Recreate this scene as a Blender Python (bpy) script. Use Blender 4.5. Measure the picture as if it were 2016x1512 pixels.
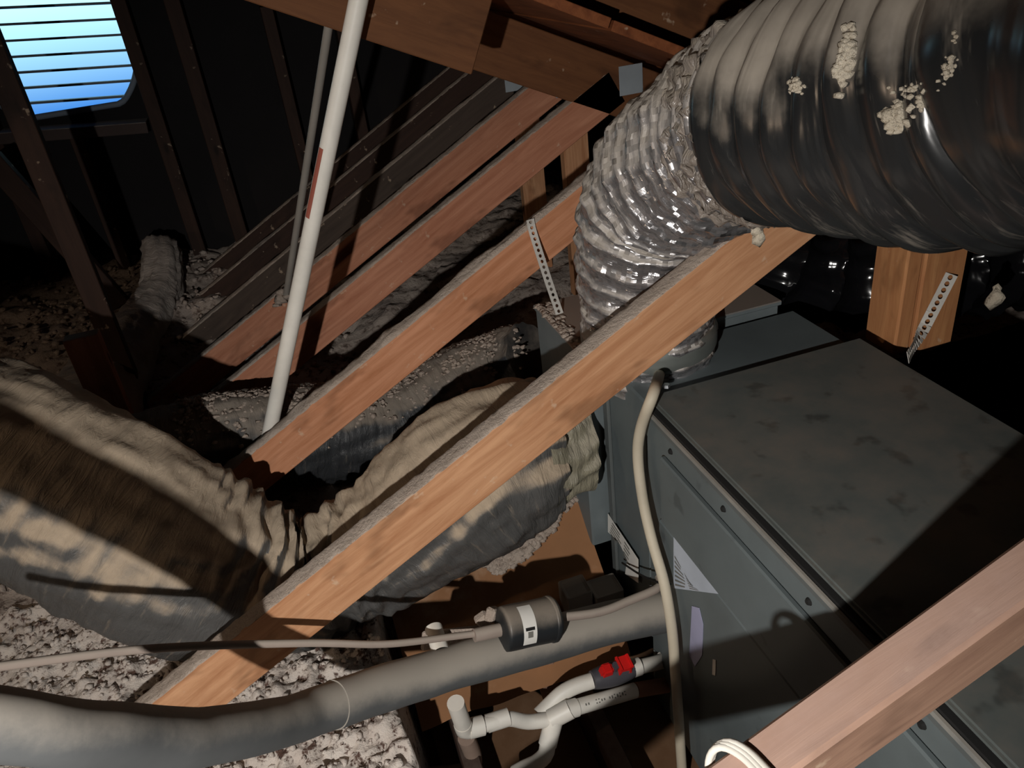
import bpy, bmesh, math, random
from mathutils import Vector, Matrix, noise
from mathutils.bvhtree import BVHTree
random.seed(7)
V = Vector
scene = bpy.context.scene
for o in list(bpy.data.objects):
    bpy.data.objects.remove(o, do_unlink=True)
COL = scene.collection

# ------------------------------------------------------------------ camera
FPX, CX, CY, H = 1550.0, 1008.0, 756.0, 1.25
pitch, az, roll = math.radians(30), math.radians(14.5), math.radians(7.3)
fh = V((math.sin(az), math.cos(az), 0)); r0 = V((math.cos(az), -math.sin(az), 0)); zz = V((0, 0, 1))
F = fh*math.cos(pitch) - zz*math.sin(pitch)
U0 = fh*math.sin(pitch) + zz*math.cos(pitch)
R = r0*math.cos(roll) - U0*math.sin(roll)
U = r0*math.sin(roll) + U0*math.cos(roll)
C = V((0, 0, H))
cd = bpy.data.cameras.new('camera'); cam = bpy.data.objects.new('camera', cd); COL.objects.link(cam)
cd.sensor_width = 36.0; cd.lens = FPX/2016*36.0; cd.clip_start = .01
cam.matrix_world = Matrix(((R.x, U.x, -F.x, C.x), (R.y, U.y, -F.y, C.y), (R.z, U.z, -F.z, C.z), (0, 0, 0, 1)))
scene.camera = cam

# ------------------------------------------------------------------ world, lamp, exposure
w = bpy.data.worlds.new('sky'); scene.world = w; w.use_nodes = True
nt = w.node_tree; nt.nodes.clear()
out = nt.nodes.new('ShaderNodeOutputWorld'); bg = nt.nodes.new('ShaderNodeBackground')
tc = nt.nodes.new('ShaderNodeTexCoord'); sx = nt.nodes.new('ShaderNodeSeparateXYZ'); rp = nt.nodes.new('ShaderNodeValToRGB')
mp = nt.nodes.new('ShaderNodeMapRange'); mp.inputs[1].default_value = -.3; mp.inputs[2].default_value = .3
nt.links.new(tc.outputs['Generated'], sx.inputs[0]); nt.links.new(sx.outputs[2], mp.inputs[0]); nt.links.new(mp.outputs[0], rp.inputs[0])
e = rp.color_ramp.elements
e[0].position = .30; e[0].color = (.03, .19, .62, 1)
e[1].position = .47; e[1].color = (.50, .90, 1.0, 1)
nt.links.new(rp.outputs[0], bg.inputs[0]); bg.inputs[1].default_value = 1.35
nt.links.new(bg.outputs[0], out.inputs[0])

# hand torch held low and to the left of the lens
sd = bpy.data.lights.new('torch', 'SPOT'); sd.energy = 92; sd.color = (1.0, .96, .91)
sd.spot_size = math.radians(96); sd.spot_blend = .9; sd.shadow_soft_size = .012
so = bpy.data.objects.new('torch', sd); COL.objects.link(so)
LP = C - R*.30 - U*.38 - F*.25
so.location = LP
so.rotation_euler = (V((.22, 1.2, .26)) - LP).to_track_quat('-Z', 'Y').to_euler()
# added warm fill lamp, unseen at far left, lifts the shadows on the left duct
bd = bpy.data.lights.new('fill_light', 'POINT'); bd.energy = 15; bd.color = (1.0, .74, .52); bd.shadow_soft_size = .04
bo = bpy.data.objects.new('fill_light', bd); COL.objects.link(bo); bo.location = (-2.0, .7, 1.3)
vs = scene.view_settings
vs.view_transform = 'Standard'; vs.look = 'None'; vs.gamma = 1; vs.use_curve_mapping = False; vs.exposure = 0.0

# ------------------------------------------------------------------ helpers: where things stand
def ray(x, y): return F + R*((x-CX)/FPX) - U*((y-CY)/FPX)
def at(x, y, axis, v):                       # a measured point of the photo on the plane X, Y or Z = v
    d = ray(x, y); return C + d*((v - C[axis])/d[axis])
def deep(x, y, d): return C + ray(x, y)*d

def fbm(p, o=3):
    s, a = 0, 1
    p = V(p)
    for _ in range(o):
        s += a*noise.noise(p); a *= .5; p = p*2.1
    return s

# ------------------------------------------------------------------ helpers: objects
def mesh(name, verts, faces, mat=None, parent=None, smooth=False, uvs=None):
    me = bpy.data.meshes.new(name)
    me.from_pydata([tuple(v) for v in verts], [], faces)
    if uvs:
        l = me.uv_layers.new(name='UVMap')
        for p in me.polygons:
            for k, li in enumerate(p.loop_indices):
                l.data[li].uv = uvs[p.index][k]
    me.update()
    return link(name, me, mat, parent, smooth)
def link(name, me, mat=None, parent=None, smooth=False):
    o = bpy.data.objects.new(name, me); COL.objects.link(o)
    if mat: me.materials.append(mat)
    if smooth:
        me.polygons.foreach_set('use_smooth', [True]*len(me.polygons))
    if parent: adopt(o, parent)
    return o
WORLD = {}
def adopt(o, parent):
    o.parent = parent
    o.matrix_parent_inverse = WORLD.get(parent.name, Matrix.Identity(4)).inverted()
def frombm(name, bm, mat, parent=None, smooth=False):
    me = bpy.data.meshes.new(name); bmesh.ops.recalc_face_normals(bm, faces=bm.faces); bm.to_mesh(me); bm.free()
    return link(name, me, mat, parent, smooth)
def thing(name, label, cat, loc=(0, 0, 0), group=None):
    o = bpy.data.objects.new(name, None); COL.objects.link(o); o.location = loc
    o.empty_display_size = .05
    WORLD[o.name] = Matrix.Translation(V(loc))
    return tag(o, label, cat, group)
def tag(o, label, cat, group=None):
    o['label'] = label; o['category'] = cat
    if group: o['group'] = group
    return o
def struct(o): o['kind'] = 'structure'; return o
def stuff(o): o['kind'] = 'stuff'; return o

def beam(name, p0, p1, thick, depth, mat, parent=None, up=None, side=None, bev=.002):
    """squared timber from p0 to p1; depth along up, thick along the other way; grain along its own x axis"""
    p0, p1 = V(p0), V(p1); x = (p1-p0).normalized(); L = (p1-p0).length
    if side is None:
        up = V(up or (0, 0, 1)); y = up.cross(x).normalized(); z = x.cross(y)
    else:
        y = V(side); y = (y - x*y.dot(x)).normalized(); z = x.cross(y)
    bm = bmesh.new()
    bmesh.ops.create_cube(bm, size=1)
    for v in bm.verts: v.co = V((v.co.x*L, v.co.y*thick, v.co.z*depth))
    if bev: bmesh.ops.bevel(bm, geom=list(bm.edges), offset=bev, segments=1, affect='EDGES')
    o = frombm(name, bm, mat)
    m = Matrix((x, y, z)).transposed().to_4x4(); m.translation = (p0+p1)/2
    o.location = m.translation; o.rotation_euler = m.to_euler()
    WORLD[o.name] = m
    if parent: adopt(o, parent)
    return o
def box(name, a, b, mat, parent=None, bev=.003, seg=1):
    a, b = V(a), V(b); bm = bmesh.new(); bmesh.ops.create_cube(bm, size=1)
    for v in bm.verts: v.co = V([(a[i]+b[i])/2 + v.co[i]*(b[i]-a[i]) for i in range(3)])
    if bev: bmesh.ops.bevel(bm, geom=list(bm.edges), offset=bev, segments=seg, affect='EDGES')
    return frombm(name, bm, mat, parent)

def spline(pts, n):
    """Catmull-Rom through pts (each a Vector, or (Vector, radius)); n samples equally spaced by length"""
    rad = None
    if isinstance(pts[0], tuple): rad = [p[1] for p in pts]; pts = [p[0] for p in pts]
    P = [pts[0]*2-pts[1]] + list(pts) + [pts[-1]*2-pts[-2]]
    Rr = None if rad is None else [rad[0]] + rad + [rad[-1]]
    dense = []
    for i in range(1, len(P)-2):
        for k in range(40):
            t = k/40
            def cr(a, b, c, d): return (b*2 + (c-a)*t + (a*2-b*5+c*4-d)*t*t + (b*3-a-c*3+d)*t**3)*.5
            dense.append((cr(*P[i-1:i+3]), cr(*Rr[i-1:i+3]) if Rr else 0))
    dense.append((P[-2], Rr[-2] if Rr else 0))
    s = [0]
    for a, b in zip(dense, dense[1:]): s.append(s[-1]+(b[0]-a[0]).length)
    out, j = [], 0
    for k in range(n+1):
        t = s[-1]*k/n
        while j < len(s)-2 and s[j+1] < t: j += 1
        f = 0 if s[j+1] == s[j] else (t-s[j])/(s[j+1]-s[j])
        out.append((dense[j][0].lerp(dense[j+1][0], f), dense[j][1]*(1-f)+dense[j+1][1]*f, t))
    return out, s[-1]
def tube(name, pts, r, mat, parent=None, seg=24, step=.01, disp=None, caps=True, t0=0, t1=1, up=(0, 0, 1), smooth=True):
    """tube along pts; disp(t metres, angle, point) gives the offset of the skin; only t0..t1 of the path is built"""
    _, L = spline(pts, 4); n = max(2, int(L/step))
    sm, L = spline(pts, n)
    k0, k1 = int(round(t0*n)), int(round(t1*n))
    verts, faces, uvs = [], [], []
    T = [(sm[min(i+1, n)][0]-sm[max(i-1, 0)][0]).normalized() for i in range(n+1)]
    a = V(up); a = a - T[0]*a.dot(T[0])
    if a.length < 1e-3: a = V((1, 0, 0)) - T[0]*T[0].x
    a.normalize(); frames = []
    for i in range(n+1):
        a = (a - T[i]*a.dot(T[i])).normalized(); frames.append((a, T[i].cross(a)))
    rows = list(range(k0, k1+1))
    for i in rows:
        p, rr, t = sm[i]; A, B = frames[i]; base = rr if rr else r
        for k in range(seg):
            th = 2*math.pi*k/seg; d = A*math.cos(th)+B*math.sin(th)
            q = base + (disp(t, th, p+d*base) if disp else 0)
            verts.append(p+d*q)
    for i in range(len(rows)-1):
        ta, tb = sm[rows[i]][2], sm[rows[i+1]][2]
        for k in range(seg):
            k2 = (k+1) % seg
            faces.append((i*seg+k, i*seg+k2, (i+1)*seg+k2, (i+1)*seg+k))
            u, v = k/seg, (k+1)/seg
            uvs.append(((u, ta), (v, ta), (v, tb), (u, tb)))
    if caps:
        faces.append(tuple(range(seg))[::-1]); uvs.append(tuple((0, 0) for _ in range(seg)))
        m = (len(rows)-1)*seg; faces.append(tuple(m+k for k in range(seg))); uvs.append(tuple((0, 0) for _ in range(seg)))
    o = mesh(name, verts, faces, mat, parent, smooth, uvs)
    if caps and smooth: o.data.set_sharp_from_angle(angle=math.radians(62))
    return o
def ring(name, p, axis, r, width, mat, parent=None, seg=40, thick=.004):
    ax = V(axis).normalized(); pts = [V(p)-ax*width/2, V(p)+ax*width/2]
    return tube(name, pts, r, mat, parent, seg, width/6, disp=lambda t, th, q: thick*(1 if .1 < t/width < .9 else 0))

# ------------------------------------------------------------------ materials
def srgb(h):
    c = [int(h[i:i+2], 16)/255 for i in (0, 2, 4)]
    return tuple((x/12.92 if x <= .04045 else ((x+.055)/1.055)**2.4) for x in c) + (1,)
class NT:
    def __init__(s, name):
        s.m = bpy.data.materials.new(name); s.m.use_nodes = True; s.t = s.m.node_tree
        s.b = s.t.nodes['Principled BSDF']; s.out = s.t.nodes['Material Output']
    def n(s, ty, **kw):
        x = s.t.nodes.new(ty)
        for k, v in kw.items(): setattr(x, k, v)
        return x
    def l(s, a, b): s.t.links.new(a, b)
    def coord(s, kind='Object', scale=(1, 1, 1)):
        tc = s.n('ShaderNodeTexCoord'); m = s.n('ShaderNodeMapping'); m.inputs['Scale'].default_value = scale
        s.l(tc.outputs[kind], m.inputs[0]); return m.outputs[0]
    def noise(s, co, scale, detail=4, rough=.6, dist=0):
        x = s.n('ShaderNodeTexNoise'); x.inputs['Scale'].default_value = scale; x.inputs['Detail'].default_value = detail
        x.inputs['Roughness'].default_value = rough; x.inputs['Distortion'].default_value = dist
        s.l(co, x.inputs['Vector']); return x.outputs['Fac']
    def ramp(s, fac, stops):
        x = s.n('ShaderNodeValToRGB'); el = x.color_ramp.elements
        while len(el) < len(stops): el.new(.5)
        for q, (p, c) in zip(el, stops):
            q.position = p; q.color = c if len(c) == 4 else (*c, 1)
        s.l(fac, x.inputs[0]); return x.outputs[0]
    def math(s, op, a, b=None, clamp=False):
        x = s.n('ShaderNodeMath', operation=op, use_clamp=clamp)
        for i, q in enumerate((a, b)):
            if q is None: continue
            if hasattr(q, 'is_output'): s.l(q, x.inputs[i])
            else: x.inputs[i].default_value = q
        return x.outputs[0]
    def mix(s, fac, a, b):
        x = s.n('ShaderNodeMix', data_type='RGBA')
        for i, q in ((0, fac), (6, a), (7, b)):
            if hasattr(q, 'is_output'): s.l(q, x.inputs[i])
            else: x.inputs[i].default_value = q
        return x.outputs[2]
    def fmap(s, v, a, b, c=0, d=1):
        x = s.n('ShaderNodeMapRange', interpolation_type='SMOOTHSTEP'); s.l(v, x.inputs[0])
        for i, q in enumerate((a, b, c, d)): x.inputs[i+1].default_value = q
        return x.outputs[0]
    def upness(s):
        g = s.n('ShaderNodeNewGeometry'); x = s.n('ShaderNodeSeparateXYZ'); s.l(g.outputs['Normal'], x.inputs[0]); return x.outputs[2]
    def dustmask(s, lo, hi, scale=9, amp=.8, co=None):
        co = co or s.coord('Object')
        a = s.math('MULTIPLY', s.math('SUBTRACT', s.noise(co, scale, 6, .7), .5), amp)
        return s.fmap(s.math('ADD', s.upness(), a), lo, hi)
    def bump(s, h, strength=.3, dist=.01):
        x = s.n('ShaderNodeBump'); x.inputs['Strength'].default_value = strength; x.inputs['Distance'].default_value = dist
        s.l(h, x.inputs['Height']); s.l(x.outputs[0], s.b.inputs['Normal']); return x
    def set(s, col=None, rough=None, metal=None, spec=None):
        for k, v in (('Base Color', col), ('Roughness', rough), ('Metallic', metal), ('Specular IOR Level', spec)):
            if v is None: continue
            if hasattr(v, 'is_output'): s.l(v, s.b.inputs[k])
            else: s.b.inputs[k].default_value = v
        return s.m
DUST = srgb('aaa093')

def wood(name, a, b, dust=(.55, .8), dustcol=DUST, scale=1.0, amp=.5):
    t = NT(name)
    g = t.noise(t.coord('Object', (3*scale, 34*scale, 34*scale)), 1.4, 5, .65, .6)
    k = t.noise(t.coord('Object', (6*scale, 14*scale, 14*scale)), 1.0, 3, .6, .3)
    c = t.ramp(g, [(.28, a), (.72, b)])
    c = t.mix(t.fmap(k, .56, .72, 0, .55), c, tuple(x*.45 for x in a[:3])+(1,))
    s = t.noise(t.coord('Object'), 30, 3)
    c = t.mix(t.fmap(s, .66, .74, 0, .45), c, srgb('cbb59c'))
    # knots: rare stretched dark spots with a ring about them
    vo = t.n('ShaderNodeTexVoronoi'); vo.inputs['Scale'].default_value = 1; t.l(t.coord('Object', (5, 13, 13)), vo.inputs['Vector'])
    kn = t.fmap(vo.outputs['Distance'], .05, .16, .8, 0)
    sel = t.fmap(t.math('FRACT', t.math('MULTIPLY', vo.outputs['Color'], 3.7)), .5, .55)
    c = t.mix(t.math('MULTIPLY', kn, sel), c, tuple(x*.3 for x in a[:3])+(1,))
    d = t.dustmask(dust[0], dust[1], 14, amp)
    t.bump(g, .25, .004)
    return t.set(t.mix(d, c, dustcol), .75, 0, .3)

M = {}
M['fir'] = wood('pale_fir', srgb('a26e4b'), srgb('cd9d77'))
M['fir_red'] = wood('red_fir', srgb('9c6540'), srgb('bf8a5c'))
M['fir_salmon'] = wood('salmon_fir', srgb('a66c49'), srgb('cb9270'))
M['fir_pink'] = wood('pink_fir', srgb('9a6249'), srgb('bd866a'))
M['fir_dust'] = wood('dusty_fir', srgb('886857'), srgb('a78570'), (.3, 1.3), srgb('a98e82'), amp=.7)
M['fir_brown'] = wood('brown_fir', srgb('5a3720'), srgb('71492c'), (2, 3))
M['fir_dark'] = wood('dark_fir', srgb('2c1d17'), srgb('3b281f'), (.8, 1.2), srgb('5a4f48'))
M['fir_black'] = wood('shaded_fir', srgb('3a302a'), srgb('4c4038'), (.5, .8), srgb('8d8479'))  # shade on this truss is put into the wood colour

def fluff(name, a, b, dark, scale=70, hole=(.36, .46)):
    t = NT(name); co = t.coord('Object')
    n1 = t.noise(co, scale, 6, .7); n2 = t.noise(co, scale*.22, 3)
    c = t.ramp(n2, [(.3, a), (.7, b)])
    c = t.mix(t.fmap(n1, hole[0], hole[1], 1, 0), c, dark)
    t.bump(n1, .8, .012)
    return t.set(c, .95, 0, .1)
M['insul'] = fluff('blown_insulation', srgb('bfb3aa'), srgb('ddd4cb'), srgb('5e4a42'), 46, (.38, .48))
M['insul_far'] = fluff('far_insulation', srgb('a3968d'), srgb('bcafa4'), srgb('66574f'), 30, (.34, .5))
M['clump'] = fluff('insulation_clump', srgb('c9bda9'), srgb('e0d6c4'), srgb('9b8d7b'), 90, (.3, .42))
M['dusty'] = fluff('grey_dust', srgb('b3a396'), srgb('c6b7aa'), srgb('93867b'), 120, (.3, .42))

def film(name, base, dustlo, dusthi, rough=.35, dustcol=DUST, dscale=7, damp=.9, wr=.5, spec=.5, streak=True, wu=14, wv=60):
    """thin plastic jacket: creases, and dust where it faces up"""
    t = NT(name); co = t.coord('Object')
    d = t.dustmask(dustlo, dusthi, dscale, damp, co)
    if streak:
        uv = t.coord('UV', (7, 60, 1)); st = t.noise(uv, 1.0, 4, .7)
        d = t.math('ADD', d, t.math('MULTIPLY', t.fmap(st, .56, .75), .35), True)
    dc = t.ramp(t.noise(co, 22, 4), [(.3, tuple(x*.78 for x in dustcol[:3])+(1,)), (.7, dustcol)])
    n = t.noise(t.coord('UV', (wu, wv, 1)), 1.0, 5 if wu > 10 else 2, .65 if wu > 10 else .45, .8)
    t.bump(n, wr, .012)
    rg = t.math('ADD', t.math('MULTIPLY', d, .9-rough), rough)
    return t.set(t.mix(d, base, dc), rg, 0, spec)
M['liner'] = film('pale_liner', srgb('8a8472'), .3, .9, .35, srgb('a8a08e'), 9, .9, .8, .5, False)
M['torn'] = film('torn_film', srgb('837a72'), .2, .8, .3, srgb('a59a8c'), 12, 1.2, 1.0, .8, False)
M['black_film'] = film('black_plastic_film', (.017, .018, .019, 1), .12, .62, .25, srgb('a59c90'), 5, .7, .4, .6, True, 4, 26)
M['grey_film'] = film('grey_plastic_film', (.086, .085, .083, 1), .12, .55, .40, srgb('b4a28c'), 6, .8, .6, .5)
M['dark_film'] = film('dark_plastic_film', (.03, .032, .035, 1), .35, .8, .45, srgb('8b8176'), 7, 1.0, .6, .4)
M['gloss_film'] = film('glossy_black_film', (.006, .006, .007, 1), 2, 3, .12, DUST, 6, .1, .8, .8, False, 3, 16)
M['pale_film'] = film('pale_dusty_film', srgb('a8a29d'), -.2, .7, .6, srgb('a49a92'), 8, .6, .7, .3, False)

t = NT('silver_foil'); co = t.coord('Object')           # reinforced foil: fine rectangular cells, each tilted a little
uvm = t.coord('UV', (90, 190, 1))
fl = t.n('ShaderNodeVectorMath', operation='FLOOR'); t.l(uvm, fl.inputs[0])
wn = t.n('ShaderNodeTexWhiteNoise'); t.l(fl.outputs[0], wn.inputs['Vector'])
nm = t.n('ShaderNodeNormalMap'); nm.inputs['Strength'].default_value = .7
mc = t.mix(.36, (.5, .5, 1, 1), wn.outputs['Color']); t.l(mc, nm.inputs['Color'])
wv = t.noise(t.coord('UV', (10, 34, 1)), 1.0, 5, .65, 1.0)
bp = t.n('ShaderNodeBump'); bp.inputs['Strength'].default_value = .35; bp.inputs['Distance'].default_value = .012
t.l(wv, bp.inputs['Height']); t.l(nm.outputs[0], bp.inputs['Normal']); t.l(bp.outputs[0], t.b.inputs['Normal'])
d = t.dustmask(-.15, .75, 7, .9, co)
M['foil'] = t.set(t.mix(d, (.42, .41, .42, 1), srgb('aaa298')), t.math('ADD', t.math('MULTIPLY', d, .5), .24), t.math('SUBTRACT', .80, t.math('MULTIPLY', d, .75)), .7)

def metal(name, col, rough, dust=(2, 3), met=0, dustcol=DUST, spot=True, amp=.6, spots=(.66, .74, .5)):
    t = NT(name); co = t.coord('Object')
    n = t.noise(co, 5, 5, .65)
    c = t.ramp(n, [(.3, tuple(x*.75 for x in col[:3])+(1,)), (.7, col)])
    if spot: c = t.mix(t.fmap(t.noise(co, 16, 3, .5), spots[0], spots[1], 0, spots[2]), c, tuple(x*.35 for x in col[:3])+(1,))
    d = t.dustmask(dust[0], dust[1], 10, amp, co)
    return t.set(t.mix(d, c, dustcol), t.math('ADD', t.math('MULTIPLY', n, .2), rough), met, .4)
M['cabinet'] = metal('charcoal_painted_steel', srgb('646d6f'), .42)
M['cabinet_top'] = metal('dusty_charcoal_steel', srgb('5e6462'), .45, (.5, 2.4), 0, srgb('75695f'), amp=2.4, spots=(.58, .68, .75))
M['rail'] = metal('steel_edge_rail', srgb('5f6464'), .4, (.4, 1.0), 0, srgb('8f8a82'))
M['gap'] = metal('gap_black', (.008, .008, .008, 1), .8, spot=False)
M['galv'] = metal('galvanised_steel', srgb('7e888b'), .45, (.45, .9), .35, srgb('9d8f84'), False)
M['plate'] = metal('gusset_steel', srgb('a3acb3'), .5, met=.3, spot=False)
M['strap'] = metal('white_strap_steel', srgb('d2cfc8'), .4, met=.2, spot=False)
M['screw'] = metal('bright_screw', srgb('c8ccd0'), .25, met=.9, spot=False)
M['tape'] = metal('foil_tape', srgb('9da39f'), .35, (.7, 1.1), .7, spot=False)
M['kraft'] = metal('kraft_paper', srgb('946a49'), .85, (.8, 1.3), 0, srgb('b5a08a'), False, 1.0)
M['brown'] = metal('brown_plywood', srgb('6a4c33'), .85, (.9, 1.6), 0, srgb('8d7a68'))
M['pvc'] = metal('white_pvc', srgb('ebe7de'), .35, (.75, 1.3), 0, srgb('bdb3a6'), False)
M['pvc_shadow'] = metal('shadow_brown_pvc', srgb('a5745c'), .6, spot=False)  # brown shadow on the white pipe's end, put into its colour
M['pvc_grey'] = metal('grey_dusty_pvc', srgb('96918a'), .5, spot=False)
M['pvc_dim'] = metal('dim_brown_pvc', srgb('a08a7c'), .7, spot=False)  # white plastic coloured brown to look dimly lit
M['ink'] = metal('grey_ink', srgb('77756f'), .6, spot=False)
M['red_ink'] = metal('red_ink', srgb('a25b4c'), .6, spot=False)
M['valve'] = metal('grey_valve_plastic', srgb('4d4c52'), .4, spot=False)
M['red'] = metal('red_valve_plastic', srgb('e0201c'), .4, spot=False)
M['foam'] = metal('grey_pipe_foam', srgb('57595a'), .9, (-.1, .7), 0, srgb('9b948a'), False, .8)
M['copper'] = metal('dusty_copper', srgb('9a8c82'), .7, (.2, .9), 0, srgb('a0958a'), False)
M['canister'] = metal('black_canister', srgb('24272a'), .35, (.35, 1.0), 0, srgb('867d72'), False)
M['label'] = metal('white_label', srgb('e8e6e0'), .5, spot=False)
M['label_blue'] = metal('pale_blue_label', srgb('b9c2cf'), .6, spot=False)
M['label_violet'] = metal('pale_violet_label', srgb('a7a8c6'), .6, spot=False)
M['cream'] = metal('cream_conduit', srgb('c6bca8'), .5, spot=False)
M['white_cable'] = metal('white_cable', srgb('dcd7cd'), .45, spot=False)
M['black_wire'] = metal('black_wire', (.01, .01, .01, 1), .5, spot=False)
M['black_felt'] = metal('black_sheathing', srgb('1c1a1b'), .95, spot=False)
M['vent_paint'] = metal('vent_paint', srgb('7d8896'), .6, spot=False)
M['sill'] = metal('dusty_sill_wood', srgb('4a3f3c'), .85, (.5, .9), 0, srgb('9a918a'), spot=False)
M['block'] = metal('grey_block', srgb('94918b'), .8, (.5, .9), 0, srgb('8d857c'))
M['deck'] = wood('roof_boards', srgb('6b3a20'), srgb('8a5230'), (2, 3))

# ================================================================== SETTING
floor = struct(box('floor', (-2.6, -1.6, -.42), (2.4, 3.7, -.36), M['brown'], bev=0))
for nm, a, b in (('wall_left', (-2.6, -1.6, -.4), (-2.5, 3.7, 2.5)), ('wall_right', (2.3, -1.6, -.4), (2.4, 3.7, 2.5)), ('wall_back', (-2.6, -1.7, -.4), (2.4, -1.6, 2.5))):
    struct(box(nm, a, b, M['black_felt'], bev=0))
RX = -.53
def zlow(X): return .815 - .47*(abs(X-RX)+RX-.836)          # underside of the roof rafters
WY = 3.45
# far gable wall with a round hole for the vent
vc = at(97, 88, 1, WY); VR = .288
seg = 48; vs_, fs_ = [], []
for k in range(seg):
    th = 2*math.pi*k/seg; d = V((math.cos(th), 0, math.sin(th)))
    zq = max(d.z*VR, -.232)
    vs_.append((vc.x+d.x*VR, WY, vc.z+zq))
    m = 3.2; s = m/max(abs(d.x), abs(d.z)); vs_.append((vc.x+d.x*s, WY, vc.z+d.z*s))
for k in range(seg):
    a, b = 2*k, 2*((k+1) % seg); fs_.append((a, a+1, b+1, b))
n0 = len(vs_); vs_ += [(x, y+.02, z) for x, y, z in vs_]
fs_ += [tuple(n0+i for i in f[::-1]) for f in fs_] + [(2*k, 2*((k+1) % seg), n0+2*((k+1) % seg), n0+2*k) for k in range(seg)]
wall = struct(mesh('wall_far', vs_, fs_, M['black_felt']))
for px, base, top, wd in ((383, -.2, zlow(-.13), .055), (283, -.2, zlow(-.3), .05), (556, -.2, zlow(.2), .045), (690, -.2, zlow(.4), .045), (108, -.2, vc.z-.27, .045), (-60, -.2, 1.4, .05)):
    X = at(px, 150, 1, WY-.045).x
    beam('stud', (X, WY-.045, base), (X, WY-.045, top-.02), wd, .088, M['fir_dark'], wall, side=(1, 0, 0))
# rough sill board under the vent
p0, p1 = at(-40, 272, 1, WY-.05), at(292, 247, 1, WY-.05)
beam('sill_board', p0, p1, .1, .04, M['sill'], wall, side=(0, 1, 0))
# round louvred vent
vent = thing('gable_vent', 'round louvred vent glowing pale blue high on the dark end wall', 'vent', (vc.x, WY, vc.z))
pts = [V((vc.x+math.cos(2*math.pi*k/64)*VR, WY-.005, vc.z+max(math.sin(2*math.pi*k/64)*VR, -.232))) for k in range(65)]
tube('frame_ring', pts, .011, M['vent_paint'], vent, 8, .02)
tilt = V((1, 0, -.085)).normalized()
for k in range(-4, 6):
    zc = vc.z + k*.0535 + .018
    h = zc-vc.z
    if abs(h) > VR*.97 or h < -.225: continue
    hw = math.sqrt(VR*VR-h*h)-.004
    c = V((vc.x, WY+.03, zc))
    # thin blades sloping down to the outside, seen nearly edge-on
    beam('louver', c-tilt*hw, c+tilt*hw, .05, .008, M['vent_paint'], vent, side=(0, 1, -.06), bev=0)

# roof boards over the far trusses, a taller roof over the rest
def ceil(name, pts, mat):
    v = [V(p) for p in pts]; nrm = (v[1]-v[0]).cross(v[2]-v[0]).normalized()
    if nrm.z < 0: nrm = -nrm
    n = len(v); q = v+[p+nrm*.02 for p in v]
    f = [tuple(range(n)), tuple(range(2*n-1, n-1, -1))]+[(i, (i+1) % n, n+(i+1) % n, n+i) for i in range(n)]
    return struct(mesh(name, q, f, mat))
hb = struct(box('trim_1', (RX, 1.67, zlow(RX)+.17), (RX+.03, 1.69, 2.5), M['fir_brown'], bev=.002))
for k in range(1, 5):
    o = .115+.150*k
    beam('header_plank', (RX, 1.652, zlow(RX)+o), (1.9, 1.652, zlow(1.9)+o), .03, .147, M['fir_brown'], hb, side=(0, 1, 0))
def deckz(X): return zlow(X)+.165
ceiling = struct(box('ceiling', (-2.6, -1.7, 2.5), (2.4, 3.7, 2.52), M['fir_dark'], bev=0))
# roof boards, one by one, running across the rafters
for sgn, x1 in ((1, 2.3), (-1, -2.5)):
    L = abs(x1-RX); nb = 14 if sgn > 0 else 12
    for i in range(nb):
        a = RX+sgn*L*i/nb; b = RX+sgn*(L*(i+1)/nb-.006)
        pa, pb = V((a, 0, deckz(a)+.011)), V((b, 0, deckz(b)+.011))
        c = (pa+pb)/2
        nrm = (pb-pa).cross(V((0, 1, 0))).normalized()
        dz = random.uniform(0, .006)
        beam('roof_board', (c.x, 1.52, c.z+dz), (c.x, WY-.002, c.z+dz), (pb-pa).length, .02, M['deck'], ceiling, side=(pb-pa).normalized(), bev=.001)

# ================================================================== INSULATION AND PIT
def hz(x, y):
    base = .0 + .085*max(0, y-1.25)
    base += .05*max(0, min(1, (-x-.9)/1.0)) + .05*max(0, min(1, (y-2.4)/.5))
    if x > -.1: base += .0
    return base
def edge_x(y): return -.03+.015*noise.noise(V((0, y*9, 1)))
def grid(name, xs, ys, fn, mat, parent=None):
    vv = [(x, y, fn(x, y)) for y in ys for x in xs]; n = len(xs); ff = []
    for j in range(len(ys)-1):
        for i in range(n-1):
            a = j*n+i; ff.append((a, a+1, a+n+1, a+n))
    return mesh(name, vv, ff, mat, parent, True)
def lin(a, b, n): return [a+(b-a)*i/n for i in range(n+1)]
def near(x, y):
    z = hz(x, y) + .018*fbm((x*9, y*9, 2), 2) + .020*fbm((x*34, y*34, 5), 3)
    e = edge_x(y)
    if x > e: z -= min(.40, (x-e)*14)
    return z
ins = tag(stuff(grid('blown_insulation', lin(-1.5, .02, 230), lin(.55, 1.62, 165), near, M['insul'])), 'speckled grey loose-fill insulation on the attic floor at lower left', 'insulation')
def far(x, y):
    z = hz(x, y) + .035*fbm((x*5, y*5, 2), 3) + .018*fbm((x*26, y*26, 5), 2)
    return z
ins2 = tag(stuff(grid('drifted_insulation', lin(-2.47, 2.27, 200), lin(1.62, 3.44, 120), far, M['insul_far'])), 'dim drifted insulation below the far trusses and the end wall', 'insulation')
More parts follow.
